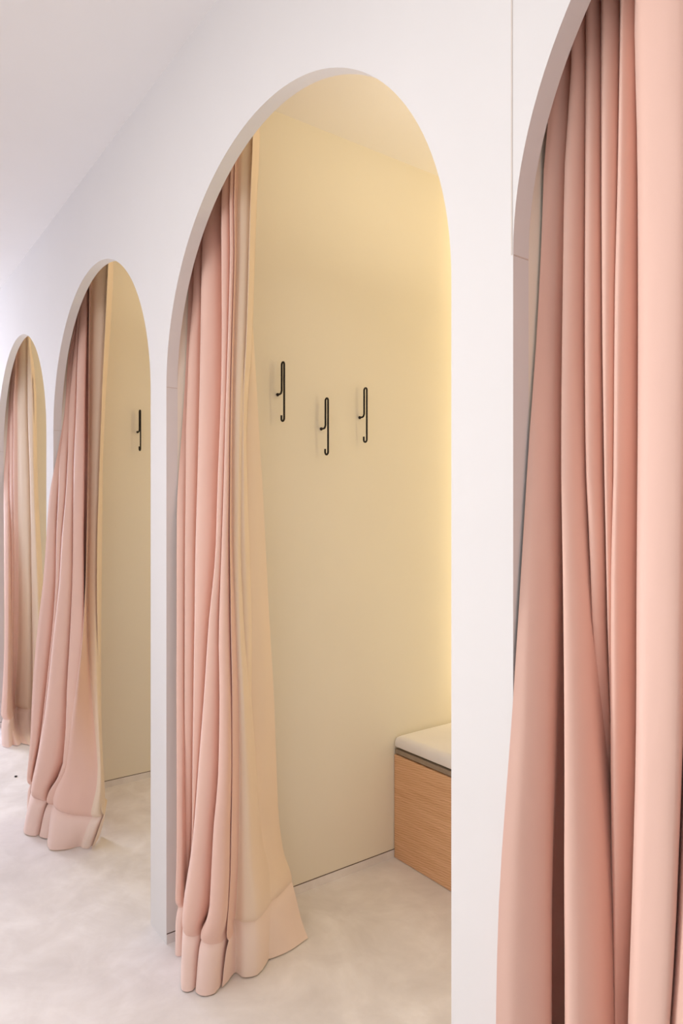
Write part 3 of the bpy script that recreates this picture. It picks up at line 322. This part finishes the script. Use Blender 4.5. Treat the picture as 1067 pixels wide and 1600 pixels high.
NEAR = [
 [(1.298,0.075),(1.298,0.075),(1.298,0.072),(1.298,0.069),(1.283,0.066),(1.283,0.053),(1.283,0.031),(1.283,0.012),(1.283,-0.008),(1.285,-0.034),(1.297,-0.060),(1.304,-0.070),(1.311,-0.078),(1.315,-0.083),(1.319,-0.087),(1.320,-0.089),(1.322,-0.091),(1.322,-0.092),(1.324,-0.094),(1.327,-0.097),(1.329,-0.100)],
 [(1.304,0.079),(1.304,0.079),(1.305,0.076),(1.305,0.073),(1.290,0.071),(1.285,0.059),(1.290,0.038),(1.294,0.021),(1.301,0.003),(1.306,-0.021),(1.320,-0.046),(1.327,-0.056),(1.333,-0.064),(1.338,-0.070),(1.341,-0.074),(1.342,-0.076),(1.344,-0.077),(1.345,-0.078),(1.346,-0.080),(1.349,-0.083),(1.351,-0.086)],
 [(1.313,0.097),(1.313,0.097),(1.313,0.095),(1.313,0.092),(1.299,0.093),(1.294,0.084),(1.301,0.069),(1.307,0.058),(1.314,0.044),(1.322,0.027),(1.337,0.006),(1.344,-0.004),(1.350,-0.013),(1.355,-0.019),(1.358,-0.023),(1.359,-0.025),(1.361,-0.027),(1.361,-0.028),(1.363,-0.030),(1.365,-0.033),(1.367,-0.036)],
 [(1.283,0.170),(1.283,0.170),(1.283,0.168),(1.283,0.165),(1.283,0.165),(1.283,0.155),(1.283,0.141),(1.283,0.130),(1.283,0.115),(1.283,0.098),(1.288,0.077),(1.295,0.067),(1.301,0.058),(1.305,0.052),(1.308,0.048),(1.310,0.046),(1.311,0.044),(1.312,0.043),(1.313,0.041),(1.316,0.037),(1.318,0.034)],
 [(1.283,0.240),(1.283,0.240),(1.283,0.239),(1.283,0.237),(1.283,0.234),(1.283,0.230),(1.283,0.221),(1.283,0.208),(1.283,0.186),(1.283,0.167),(1.283,0.149),(1.283,0.139),(1.283,0.131),(1.283,0.125),(1.286,0.121),(1.287,0.119),(1.288,0.118),(1.289,0.117),(1.290,0.115),(1.292,0.112),(1.294,0.109)],
 [(1.325,0.080),(1.325,0.080),(1.325,0.079),(1.325,0.077),(1.313,0.076),(1.312,0.073),(1.317,0.063),(1.329,0.050),(1.347,0.027),(1.360,0.009),(1.376,-0.010),(1.383,-0.020),(1.388,-0.028),(1.392,-0.033),(1.394,-0.037),(1.396,-0.039),(1.397,-0.041),(1.398,-0.042),(1.399,-0.044),(1.401,-0.047),(1.403,-0.050)],
 [(1.330,0.082),(1.330,0.082),(1.331,0.081),(1.331,0.079),(1.322,0.079),(1.321,0.076),(1.326,0.067),(1.339,0.054),(1.360,0.032),(1.376,0.015),(1.391,-0.004),(1.398,-0.014),(1.403,-0.022),(1.407,-0.027),(1.410,-0.031),(1.411,-0.033),(1.412,-0.035),(1.413,-0.036),(1.414,-0.038),(1.416,-0.041),(1.418,-0.044)],
 [(1.334,0.097),(1.334,0.097),(1.335,0.096),(1.335,0.095),(1.328,0.102),(1.327,0.101),(1.333,0.093),(1.347,0.083),(1.369,0.068),(1.387,0.060),(1.403,0.042),(1.410,0.032),(1.415,0.023),(1.418,0.017),(1.421,0.013),(1.422,0.011),(1.423,0.009),(1.424,0.008),(1.425,0.006),(1.427,0.003),(1.429,0.000)],
 [(1.288,0.189),(1.288,0.189),(1.289,0.188),(1.289,0.188),(1.284,0.197),(1.285,0.198),(1.291,0.190),(1.306,0.182),(1.312,0.204),(1.305,0.251),(1.287,0.294),(1.283,0.302),(1.283,0.308),(1.283,0.312),(1.283,0.315),(1.283,0.317),(1.283,0.318),(1.283,0.319),(1.283,0.320),(1.283,0.322),(1.283,0.325)],
 [(1.345,0.085),(1.345,0.085),(1.345,0.085),(1.345,0.085),(1.344,0.085),(1.343,0.085),(1.344,0.085),(1.352,0.085),(1.353,0.106),(1.343,0.148),(1.324,0.190),(1.320,0.198),(1.317,0.204),(1.314,0.207),(1.313,0.210),(1.312,0.212),(1.311,0.213),(1.310,0.214),(1.310,0.215),(1.308,0.218),(1.307,0.220)],
 [(1.351,0.087),(1.351,0.087),(1.351,0.087),(1.351,0.087),(1.350,0.087),(1.349,0.088),(1.350,0.088),(1.358,0.087),(1.357,0.108),(1.345,0.149),(1.324,0.190),(1.321,0.198),(1.317,0.204),(1.315,0.208),(1.313,0.211),(1.312,0.212),(1.311,0.213),(1.311,0.214),(1.310,0.216),(1.309,0.218),(1.307,0.220)],
 [(1.354,0.102),(1.354,0.102),(1.354,0.102),(1.354,0.103),(1.353,0.104),(1.353,0.105),(1.354,0.106),(1.361,0.103),(1.360,0.118),(1.345,0.152),(1.325,0.192),(1.321,0.199),(1.318,0.205),(1.315,0.209),(1.313,0.212),(1.312,0.214),(1.312,0.215),(1.311,0.216),(1.310,0.217),(1.309,0.219),(1.308,0.221)],
 [(1.316,0.188),(1.316,0.188),(1.316,0.188),(1.316,0.188),(1.316,0.190),(1.316,0.191),(1.317,0.193),(1.324,0.189),(1.320,0.202),(1.301,0.237),(1.283,0.279),(1.283,0.286),(1.283,0.292),(1.283,0.296),(1.283,0.299),(1.283,0.301),(1.283,0.302),(1.283,0.303),(1.283,0.304),(1.283,0.306),(1.283,0.309)],
 [(1.370,0.085),(1.370,0.085),(1.370,0.085),(1.370,0.085),(1.370,0.085),(1.371,0.085),(1.372,0.087),(1.374,0.090),(1.364,0.116),(1.343,0.158),(1.320,0.200),(1.317,0.208),(1.313,0.214),(1.311,0.217),(1.309,0.221),(1.308,0.222),(1.307,0.223),(1.307,0.224),(1.306,0.226),(1.304,0.228),(1.303,0.230)],
 [(1.377,0.088),(1.377,0.088),(1.377,0.088),(1.376,0.088),(1.376,0.087),(1.376,0.087),(1.375,0.088),(1.376,0.091),(1.365,0.117),(1.343,0.158),(1.321,0.200),(1.317,0.208),(1.313,0.214),(1.311,0.218),(1.309,0.221),(1.308,0.222),(1.307,0.223),(1.307,0.224),(1.306,0.226),(1.305,0.228),(1.303,0.230)],
 [(1.381,0.108),(1.381,0.108),(1.381,0.107),(1.380,0.106),(1.380,0.104),(1.379,0.101),(1.378,0.099),(1.377,0.097),(1.365,0.118),(1.344,0.159),(1.321,0.201),(1.317,0.208),(1.313,0.214),(1.311,0.218),(1.309,0.221),(1.308,0.223),(1.308,0.224),(1.307,0.225),(1.306,0.226),(1.305,0.229),(1.304,0.231)],
 [(1.346,0.198),(1.346,0.198),(1.346,0.197),(1.345,0.195),(1.343,0.192),(1.341,0.186),(1.339,0.183),(1.336,0.178),(1.323,0.197),(1.301,0.238),(1.283,0.279),(1.283,0.286),(1.283,0.292),(1.283,0.296),(1.283,0.299),(1.283,0.301),(1.283,0.302),(1.283,0.303),(1.283,0.304),(1.283,0.306),(1.283,0.308)],
 [(1.401,0.085),(1.401,0.085),(1.401,0.084),(1.400,0.082),(1.398,0.081),(1.396,0.077),(1.396,0.075),(1.392,0.075),(1.392,0.075),(1.394,0.075),(1.395,0.075),(1.396,0.074),(1.397,0.073),(1.397,0.072),(1.397,0.072),(1.398,0.071),(1.398,0.071),(1.398,0.071),(1.398,0.071),(1.398,0.070),(1.398,0.070)],
 [(1.405,0.090),(1.405,0.090),(1.405,0.088),(1.404,0.086),(1.404,0.086),(1.403,0.084),(1.402,0.082),(1.399,0.082),(1.399,0.082),(1.400,0.080),(1.399,0.079),(1.400,0.078),(1.401,0.077),(1.401,0.076),(1.401,0.076),(1.402,0.075),(1.402,0.075),(1.402,0.075),(1.402,0.075),(1.402,0.074),(1.402,0.074)],
 [(1.408,0.114),(1.408,0.114),(1.407,0.110),(1.407,0.107),(1.407,0.113),(1.406,0.115),(1.406,0.114),(1.403,0.117),(1.402,0.117),(1.403,0.108),(1.402,0.100),(1.402,0.098),(1.403,0.097),(1.403,0.097),(1.404,0.096),(1.404,0.096),(1.404,0.096),(1.404,0.096),(1.404,0.095),(1.404,0.095),(1.405,0.095)],
 [(1.372,0.202),(1.372,0.202),(1.371,0.198),(1.370,0.194),(1.371,0.202),(1.371,0.205),(1.371,0.205),(1.369,0.208),(1.369,0.208),(1.367,0.197),(1.364,0.186),(1.365,0.184),(1.365,0.183),(1.366,0.183),(1.366,0.182),(1.366,0.182),(1.366,0.182),(1.366,0.182),(1.367,0.181),(1.367,0.181),(1.367,0.181)],
 [(1.435,0.070),(1.435,0.070),(1.435,0.066),(1.435,0.061),(1.441,0.057),(1.446,0.050),(1.451,0.040),(1.455,0.030),(1.461,0.018),(1.464,0.004),(1.466,-0.010),(1.471,-0.017),(1.474,-0.024),(1.476,-0.028),(1.478,-0.030),(1.479,-0.032),(1.480,-0.033),(1.480,-0.034),(1.481,-0.036),(1.482,-0.038),(1.483,-0.040)],
 [(1.463,0.063),(1.463,0.063),(1.463,0.059),(1.463,0.054),(1.467,0.051),(1.471,0.044),(1.475,0.034),(1.478,0.024),(1.483,0.013),(1.484,-0.001),(1.484,-0.014),(1.488,-0.022),(1.491,-0.028),(1.493,-0.031),(1.495,-0.034),(1.496,-0.036),(1.496,-0.037),(1.497,-0.038),(1.498,-0.039),(1.499,-0.042),(1.500,-0.044)],
 [(1.500,0.075),(1.500,0.075),(1.500,0.071),(1.500,0.067),(1.501,0.062),(1.503,0.055),(1.506,0.045),(1.508,0.034),(1.510,0.022),(1.510,0.008),(1.507,-0.007),(1.510,-0.014),(1.514,-0.020),(1.516,-0.024),(1.517,-0.027),(1.518,-0.029),(1.519,-0.030),(1.519,-0.031),(1.520,-0.032),(1.521,-0.035),(1.522,-0.037)],
 [(1.480,0.133),(1.480,0.133),(1.480,0.129),(1.479,0.124),(1.480,0.119),(1.481,0.111),(1.484,0.100),(1.485,0.089),(1.487,0.076),(1.486,0.060),(1.481,0.044),(1.485,0.036),(1.488,0.030),(1.490,0.026),(1.492,0.023),(1.492,0.022),(1.493,0.021),(1.493,0.020),(1.494,0.018),(1.495,0.016),(1.496,0.014)],
 [(1.516,0.075),(1.516,0.075),(1.516,0.071),(1.516,0.066),(1.516,0.062),(1.517,0.055),(1.519,0.045),(1.521,0.035),(1.520,0.028),(1.519,0.014),(1.513,0.000),(1.517,-0.007),(1.520,-0.013),(1.522,-0.017),(1.523,-0.020),(1.524,-0.022),(1.525,-0.023),(1.525,-0.024),(1.526,-0.025),(1.527,-0.028),(1.528,-0.030)],
 [(1.534,0.070),(1.534,0.070),(1.534,0.066),(1.534,0.061),(1.535,0.057),(1.536,0.050),(1.539,0.040),(1.541,0.030),(1.540,0.022),(1.539,0.008),(1.537,-0.006),(1.541,-0.014),(1.543,-0.020),(1.545,-0.024),(1.547,-0.027),(1.548,-0.028),(1.548,-0.029),(1.549,-0.030),(1.549,-0.032),(1.550,-0.034),(1.551,-0.036)],
 [(1.557,0.079),(1.557,0.079),(1.558,0.075),(1.558,0.070),(1.559,0.066),(1.562,0.059),(1.565,0.049),(1.567,0.039),(1.566,0.032),(1.567,0.018),(1.568,0.005),(1.572,-0.003),(1.574,-0.009),(1.576,-0.013),(1.577,-0.016),(1.578,-0.017),(1.579,-0.018),(1.579,-0.019),(1.580,-0.021),(1.581,-0.023),(1.582,-0.025)],
 [(1.528,0.159),(1.528,0.159),(1.528,0.154),(1.529,0.150),(1.530,0.146),(1.533,0.140),(1.536,0.130),(1.537,0.120),(1.537,0.113),(1.537,0.099),(1.539,0.090),(1.543,0.080),(1.546,0.073),(1.548,0.069),(1.549,0.066),(1.550,0.064),(1.550,0.063),(1.550,0.062),(1.551,0.061),(1.552,0.059),(1.553,0.056)],
 [(1.567,0.080),(1.567,0.080),(1.567,0.077),(1.567,0.074),(1.568,0.071),(1.570,0.065),(1.573,0.057),(1.574,0.050),(1.575,0.039),(1.574,0.029),(1.575,0.020),(1.580,0.010),(1.583,0.002),(1.585,-0.003),(1.587,-0.007),(1.588,-0.009),(1.589,-0.011),(1.589,-0.012),(1.590,-0.014),(1.591,-0.017),(1.592,-0.020)],
 [(1.587,0.074),(1.587,0.074),(1.587,0.071),(1.587,0.068),(1.588,0.065),(1.591,0.059),(1.594,0.050),(1.595,0.043),(1.597,0.032),(1.597,0.022),(1.600,0.012),(1.604,0.003),(1.607,-0.005),(1.609,-0.011),(1.611,-0.015),(1.611,-0.017),(1.612,-0.018),(1.612,-0.019),(1.613,-0.021),(1.614,-0.024),(1.615,-0.027)],
 [(1.607,0.104),(1.607,0.104),(1.607,0.101),(1.607,0.098),(1.608,0.096),(1.611,0.090),(1.614,0.082),(1.616,0.076),(1.619,0.066),(1.621,0.058),(1.623,0.049),(1.627,0.039),(1.630,0.031),(1.632,0.025),(1.633,0.021),(1.634,0.019),(1.635,0.017),(1.635,0.016),(1.636,0.014),(1.637,0.011),(1.638,0.008)],
 [(1.582,0.191),(1.582,0.191),(1.582,0.188),(1.582,0.185),(1.583,0.183),(1.587,0.178),(1.590,0.169),(1.592,0.164),(1.595,0.154),(1.597,0.147),(1.600,0.139),(1.604,0.128),(1.607,0.120),(1.609,0.115),(1.610,0.110),(1.611,0.108),(1.612,0.107),(1.612,0.106),(1.613,0.103),(1.614,0.100),(1.615,0.097)],
 [(1.626,0.080),(1.626,0.080),(1.626,0.077),(1.626,0.074),(1.628,0.071),(1.632,0.065),(1.635,0.057),(1.637,0.050),(1.641,0.039),(1.644,0.029),(1.647,0.020),(1.651,0.010),(1.653,0.002),(1.655,-0.003),(1.657,-0.007),(1.657,-0.009),(1.658,-0.011),(1.658,-0.012),(1.659,-0.014),(1.660,-0.017),(1.661,-0.020)],
 [(1.648,0.072),(1.648,0.072),(1.648,0.069),(1.648,0.067),(1.649,0.064),(1.653,0.057),(1.657,0.049),(1.659,0.042),(1.664,0.030),(1.668,0.021),(1.671,0.011),(1.674,0.002),(1.676,-0.006),(1.678,-0.012),(1.679,-0.016),(1.680,-0.018),(1.680,-0.019),(1.680,-0.020),(1.681,-0.022),(1.682,-0.025),(1.683,-0.028)],
 [(1.669,0.110),(1.669,0.110),(1.669,0.107),(1.669,0.104),(1.670,0.101),(1.675,0.095),(1.679,0.088),(1.682,0.082),(1.687,0.071),(1.692,0.063),(1.694,0.053),(1.697,0.043),(1.700,0.035),(1.701,0.029),(1.702,0.025),(1.703,0.023),(1.703,0.021),(1.704,0.020),(1.704,0.018),(1.705,0.015),(1.706,0.012)],
 [(1.650,0.205),(1.650,0.205),(1.650,0.202),(1.650,0.199),(1.651,0.196),(1.656,0.191),(1.661,0.183),(1.664,0.178),(1.669,0.168),(1.674,0.161),(1.677,0.151),(1.680,0.140),(1.682,0.132),(1.684,0.126),(1.685,0.122),(1.685,0.120),(1.686,0.118),(1.686,0.117),(1.686,0.115),(1.687,0.112),(1.688,0.109)],
 [(1.690,0.080),(1.690,0.080),(1.690,0.077),(1.690,0.074),(1.691,0.071),(1.696,0.065),(1.700,0.057),(1.703,0.050),(1.709,0.039),(1.714,0.029),(1.716,0.020),(1.719,0.010),(1.721,0.002),(1.722,-0.003),(1.724,-0.007),(1.724,-0.009),(1.724,-0.011),(1.725,-0.012),(1.725,-0.014),(1.726,-0.017),(1.727,-0.020)],
]
NEAR_FOLDS, NEAR_SPLIT = [0, 1, 2, 3, 3, 0, 1, 2, 3, 0, 1, 2, 3, 0, 1, 2, 3, 0, 1, 2, 3, 0, 1, 2, 3, 0, 1, 2, 3, 0, 1, 2, 3, 0, 1, 2, 3, 0], None



def pchip(zs, vs, z):
    n = len(zs)
    if z <= zs[0]: return vs[0]
    if z >= zs[-1]: return vs[-1]
    h = [zs[i + 1] - zs[i] for i in range(n - 1)]; d = [(vs[i + 1] - vs[i]) / h[i] for i in range(n - 1)]
    m = [d[0]] + [0] * (n - 2) + [d[-1]]
    for i in range(1, n - 1):
        if d[i - 1] * d[i] > 0:
            w1 = 2 * h[i] + h[i - 1]; w2 = h[i] + 2 * h[i - 1]
            m[i] = (w1 + w2) / (w1 / d[i - 1] + w2 / d[i])
    i = 0
    while z > zs[i + 1]: i += 1
    t = (z - zs[i]) / h[i]
    return ((2*t**3 - 3*t*t + 1) * vs[i] + (t**3 - 2*t*t + t) * h[i] * m[i]
            + (-2*t**3 + 3*t*t) * vs[i + 1] + (t**3 - t*t) * h[i] * m[i + 1])

def fold_spline(pts, sub):
    out = []; n = len(pts)
    ext = [tuple(2 * a - b for a, b in zip(pts[0], pts[1]))] + pts + [tuple(2 * a - b for a, b in zip(pts[-1], pts[-2]))]
    for i in range(n - 1):
        p0, p1, p2, p3 = [Vector(q) for q in ext[i:i + 4]]
        t0 = 0.0
        t1 = t0 + max((p1 - p0).length, 1e-5) ** .5
        t2 = t1 + max((p2 - p1).length, 1e-5) ** .5
        t3 = t2 + max((p3 - p2).length, 1e-5) ** .5
        for k in range(sub + (1 if i == n - 2 else 0)):
            t = t1 + (t2 - t1) * k / sub
            a1 = (t1-t)/(t1-t0)*p0 + (t-t0)/(t1-t0)*p1
            a2 = (t2-t)/(t2-t1)*p1 + (t-t1)/(t2-t1)*p2
            a3 = (t3-t)/(t3-t2)*p2 + (t-t2)/(t3-t2)*p3
            b1 = (t2-t)/(t2-t0)*a1 + (t-t0)/(t2-t0)*a2
            b2 = (t3-t)/(t3-t1)*a2 + (t-t1)/(t3-t1)*a3
            out.append((t2-t)/(t2-t1)*b1 + (t-t1)/(t2-t1)*b2)
    return out

SEAM = .125
FINE = ([CEIL - .003 - i * (CEIL - .003 - .33) / 34 for i in range(34)] +
        [.33, .30, .27, .24, .215, .195, .18, .167, .155, .145, .137, .131, SEAM, .119, .112, .103, .092, .08, .065, .05, .035, .02, .004])
BREAK = ((-.125, .010), (-.07, .008), (-.03, .004), (-.012, -.002), (0, -.009), (.006, -.003), (.014, .004), (.03, .008), (.06, .007), (.12, .003), (.2, 0))

def make_curtain(name, cols, split, breaks, label, side_dir, amp, sub=5, xmin=None):
    """cols: fold lines; split: fold line where the pink face gives way to the cream lining;
    breaks: height of the crease over the hem at each fold line; side_dir: way each fold bulges"""
    n = len(cols)
    zs = LV[::-1]
    cx = [[p[0] for p in c][::-1] for c in cols]; cy = [[p[1] for p in c][::-1] for c in cols]
    bz = [b[0] for b in BREAK]; bv = [b[1] for b in BREAK]
    rows = []
    for z in FINE:
        pts = []
        for i in range(n):
            zb = breaks(i)
            zz = z if z >= .33 else (zb + (z - SEAM) * (.33 - zb) / (.33 - SEAM) if z > SEAM else z * zb / SEAM)
            x = pchip(zs, cx[i], zz); y = pchip(zs, cy[i], zz)
            d = pchip(bz, bv, zz - zb) * amp(i); sx, sy = side_dir(i)
            x += d * sx; y += d * sy
            pts.append((x, y, zz))
        rows.append(fold_spline(pts, sub))
    if xmin is not None:                            # keep the cloth off the partition behind the wall
        for r in rows:
            for v in r:
                if v.y > -.004: v.x = max(v.x, xmin + .003)
    js = FINE.index(SEAM); ks = split * sub if split is not None else len(rows[0]) - 1
    base = rows[-1][len(rows[-1]) // 2]
    root = empty(name, (base.x, base.y, 0), label, 'curtain', None)
    off = Vector((base.x, base.y, 0))
    def sheet(nm, r0, r1, c0, c1, mat, parent):
        bm = bmesh.new()
        g = [[bm.verts.new(rows[j][k] - off) for k in range(c0, c1 + 1)] for j in range(r0, r1 + 1)]
        for a, b in zip(g, g[1:]):
            for k in range(len(a) - 1):
                bm.faces.new((a[k], a[k + 1], b[k + 1], b[k]))
        me = bpy.data.meshes.new(nm); bm.to_mesh(me); bm.free()
        for p in me.polygons: p.use_smooth = True
        me.materials.append(mat)
        o = bpy.data.objects.new(nm, me); COL.objects.link(o); o.parent = parent
        return o
    last = len(rows) - 1; end = len(rows[0]) - 1
    sheet('fabric_panel', 0, js, 0, ks, M_PINK, root)
    sheet('hem', js, last, 0, ks, M_HEM, root)['label'] = 'paler pink hem band resting on the floor' if split is not None else 'pink hem band'
    if split is not None:
        ln = sheet('lining', 0, js, ks, end, M_LINING, root); ln['label'] = 'cream lining turned out along the open edge'
        sheet('hem', js, last, ks, end, M_LINING_HEM, ln)['label'] = 'cream hem of the lining'
    return root

front_dir = lambda i: (.5, -.86)
amount = lambda kinds, a: (lambda i: a * (.8, 1.0, .9, .1)[kinds[i]])
make_curtain('curtain', FRONT, FRONT_SPLIT, lambda i: .135 if i < FRONT_SPLIT else .155,
             'pink curtain gathered at the left of the large middle arch, beside three black hooks',
             lambda i: (.5, -.86) if i < FRONT_SPLIT else (.95, -.3), amount(FRONT_FOLDS, 1.0), xmin=0)
make_curtain('curtain', SECOND, SECOND_SPLIT, lambda i: .14 + .008 * math.sin(i * .9),
             'dusky pink curtain flaring onto the floor in the second arch, beside a single hook',
             front_dir, amount(SECOND_FOLDS, 1.2), xmin=-BAY)
make_curtain('curtain', THIRD, THIRD_SPLIT, lambda i: .14,
             'small mauve-pink and cream curtain in the farthest, leftmost arch',
             front_dir, amount(THIRD_FOLDS, 1.0), xmin=-2 * BAY)
make_curtain('curtain', NEAR, None, lambda i: .14,
             'large close pink curtain drawn across the right-hand arch, cut by the picture edge',
             front_dir, amount(NEAR_FOLDS, .6), xmin=BAY)

# ------------------------------------------------------------------ coat hooks
def hook_wire(top, bottom, mount):
    """bent wire: leaves the wall at the mount, runs up, turns over and drops to a small upturned end"""
    xs, xl, r = .028, .043, .0075
    pts = [(.0, 0, mount), (xs - .010, 0, mount), (xs - .004, 0, mount + .002), (xs, 0, mount + .010)]
    cxm = (xs + xl) / 2
    for i in range(9):
        a = math.pi * (1 - i / 8)
        pts.append((cxm + r * math.cos(a), 0, top - r + r * math.sin(a)))
    for i in range(9):
        a = -math.pi * i / 8
        pts.append((xl - .0085 + .0085 * math.cos(a), 0, bottom + .0085 + .0085 * math.sin(a)))
    pts.append((xl - .017, 0, bottom + .020))
    return pts

def make_hook(x, y, mount, label, group=None):
    h = empty('coat_hook', (x, y, mount), label, 'coat hook', group)
    link('hook_wire', tube(bmesh.new(), hook_wire(.103, -.092, 0), .0034, 12), M_BLACK, h)
    bm = bmesh.new(); bmesh.ops.create_uvsphere(bm, u_segments=16, v_segments=10, radius=.0058)
    bmesh.ops.scale(bm, verts=bm.verts, vec=(.8, 1, 1))
    link('wall_mount', bm, M_BLACK, h, loc=(.0035, 0, 0))
    return h
make_hook(0, .397, 1.704, 'black wire coat hook nearest the curtain, highest of the three')
make_hook(0, .578, 1.602, 'black wire coat hook in the middle, lowest of the three')
make_hook(0, .752, 1.656, 'black wire coat hook nearest the bench, right of the three')
make_hook(-BAY, .398, 1.706, 'lone black wire coat hook in the second arch')

# ------------------------------------------------------------------ bench and cushion
BY0, BY1 = .921, BACK - .002
bench = empty('bench', (W / 2, BY0, 0), 'oak-fronted built-in bench under a cream cushion in the middle booth', 'bench')
link('front_panel', bevel(box(bmesh.new(), .003 - W/2, W/2 - .003, 0, .02, .002, .392), .0012, 2), M_OAK, bench, smooth=False)
link('carcass', box(bmesh.new(), .006 - W/2, W/2 - .006, .0205, BY1 - BY0, .002, .4172), M_GAP_SHADE, bench, smooth=False)  # coloured dark so the recesses around the seat board read as shaded
link('seat_board', bevel(box(bmesh.new(), .004 - W/2, W/2 - .004, .003, .0200, .3965, .4130), .001, 2), M_BOARD, bench, smooth=False)['label'] = 'taupe board under the cushion'

def cushion():
    bm = bmesh.new()
    nx, ny = 60, 24
    w, d0, h = W - .012, BY1 - BY0 - .004, .047
    def edge(u): return 1 - abs(2 * u - 1)
    top = {}; bot = {}
    rad = .022
    def pos(i, n, L):
        return L * i / n
    xs = sorted(set([0, .002, .006, .011, .017, .024] + [w * i / nx for i in range(2, nx - 1)] + [w - t for t in (0, .002, .006, .011, .017, .024)]))
    ys = sorted(set([0, .002, .006, .011, .017, .024] + [d0 * i / ny for i in range(2, ny - 1)] + [d0 - t for t in (0, .002, .006, .011, .017, .024)]))
    for i, x in enumerate(xs):
        for j, y in enumerate(ys):
            ex = min(x, w - x); ey = min(y, d0 - y)
            e = min(ex, ey)
            q = min(e / rad, 1)
            rise = math.sqrt(max(0, 1 - (1 - q) ** 2))
            dome = .010 * math.sin(math.pi * min(1, max(0, x / w))) ** .4 * math.sin(math.pi * min(1, max(0, y / d0))) ** .5
            top[i, j] = bm.verts.new((x - w / 2, y, h - rad + rad * rise + dome))
            bot[i, j] = bm.verts.new((x - w / 2, y, .008 * (1 - rise)))
    for i in range(len(xs) - 1):
        for j in range(len(ys) - 1):
            bm.faces.new((top[i, j], top[i + 1, j], top[i + 1, j + 1], top[i, j + 1]))
            bm.faces.new((bot[i, j], bot[i, j + 1], bot[i + 1, j + 1], bot[i + 1, j]))
    def rim(a, b): bm.faces.new((bot[a], bot[b], top[b], top[a]))
    X, Y = len(xs) - 1, len(ys) - 1
    for i in range(X): rim((i, 0), (i + 1, 0)); rim((i + 1, Y), (i, Y))
    for j in range(Y): rim((0, j + 1), (0, j)); rim((X, j), (X, j + 1))
    return bm
cu = link('seat_cushion', cushion(), M_CUSHION, loc=(W / 2, BY0 + .001, .4175))
cu['label'] = 'thin cream seat cushion lying on the oak bench'; cu['category'] = 'cushion'

# tiny dark crumb lying on the open floor
bm = bmesh.new(); bmesh.ops.create_icosphere(bm, subdivisions=2, radius=.007)
for v in bm.verts:
    v.co *= 1 + .25 * math.sin(v.co.x * 700 + v.co.y * 500); v.co.z *= .5
lo = min(v.co.z for v in bm.verts)
for v in bm.verts: v.co.z -= lo
cr = link('floor_crumb', bm, M_BLACK, loc=(-1.664, -.08, 0))
cr['label'] = 'tiny dark crumb on the pale floor left of the second curtain'; cr['category'] = 'crumb'

# ------------------------------------------------------------------ lights
def area(name, loc, target, sx, sy, power, color, spread=math.pi):
    l = bpy.data.lights.new(name, 'AREA'); l.shape = 'RECTANGLE'; l.size = sx; l.size_y = sy
    l.energy = power; l.color = color; l.spread = spread
    o = bpy.data.objects.new(name, l); COL.objects.link(o); o.location = loc
    d = Vector(target) - Vector(loc)
    o.rotation_euler = d.to_track_quat('-Z', 'Y').to_euler()
    return o
def spot(name, loc, target, power, color, angle, blend, radius):
    l = bpy.data.lights.new(name, 'SPOT'); l.energy = power; l.color = color
    l.spot_size = math.radians(angle); l.spot_blend = blend; l.shadow_soft_size = radius
    o = bpy.data.objects.new(name, l); COL.objects.link(o); o.location = loc
    o.rotation_euler = (Vector(target) - Vector(loc)).to_track_quat('-Z', 'Y').to_euler()
    return o
WARM = (1, .76, .38)
area('corridor_light', (1.2, -1.3, CEIL - .03), (1.2, -1.3, 0), 2.4, .8, 17, (1, .97, .96))
area('corridor_light', (-2.4, -1.4, CEIL - .03), (-2.4, -1.4, 0), 1.6, .8, 6, (1, .97, .96))
area('front_light', (.4, -2.2, 1.5), (1.7, 0, 1.6), 1.6, 1.8, 14, (1, .97, .96), math.radians(130))
spot('key_light', (-.5, -2.2, 1.5), (1.7, 0, .95), 84, (1, .965, .94), 66, 1, .30)
area('daylight', (-4.8, -1.0, 1.9), (-3.0, 0, 1.6), 1.2, 1.8, 95, (.82, .84, 1))
for k in (-2, -1, 0, 1):
    x = k * BAY
    s = 1 if k < 1 else .04
    area('led_strip', (x + .09, BACK - .05, 1.58), (x, BACK - .10, 1.58), .04, 2.1, 2.2 * s, WARM)
    area('led_strip', (x + W - .03, 1.08, 1.58), (x, .70, 1.58), .10, 1.45, 2.1 * s, WARM)
    area('ceiling_fill', (x + .72, .85, 2.2), (x + .66, .85, 3), .6, .6, 2.5 * s, (1, .82, .56))  # unseen floating uplight, added to brighten the booth ceiling


w = bpy.data.worlds.new('world'); scene.world = w; w.use_nodes = True
w.node_tree.nodes['Background'].inputs[0].default_value = (1, .97, .95, 1)
w.node_tree.nodes['Background'].inputs[1].default_value = .3

# ------------------------------------------------------------------ camera
cam = bpy.data.cameras.new('camera'); co = bpy.data.objects.new('camera', cam); COL.objects.link(co)
cam.sensor_fit = 'VERTICAL'; cam.sensor_height = 36; cam.sensor_width = 24
cam.lens = 1065.746 / 1600 * 36
cam.shift_x = (533.5 - 478.217) / 1600
cam.shift_y = (804.725 - 800) / 1600
cam.clip_start = .02
co.location = (1.9362, -.833, 1.3)
yaw = .6083
fw = Vector((-math.cos(yaw), math.sin(yaw), 0))
co.rotation_euler = fw.to_track_quat('-Z', 'Y').to_euler()
scene.camera = co
scene.view_settings.view_transform = 'Standard'
scene.view_settings.look = 'None'
scene.view_settings.exposure = -.05
scene.view_settings.gamma = 1.12
scene.cycles.use_denoising = True
scene.cycles.max_bounces = 10
scene.cycles.diffuse_bounces = 8
scene.cycles.sample_clamp_indirect = 8
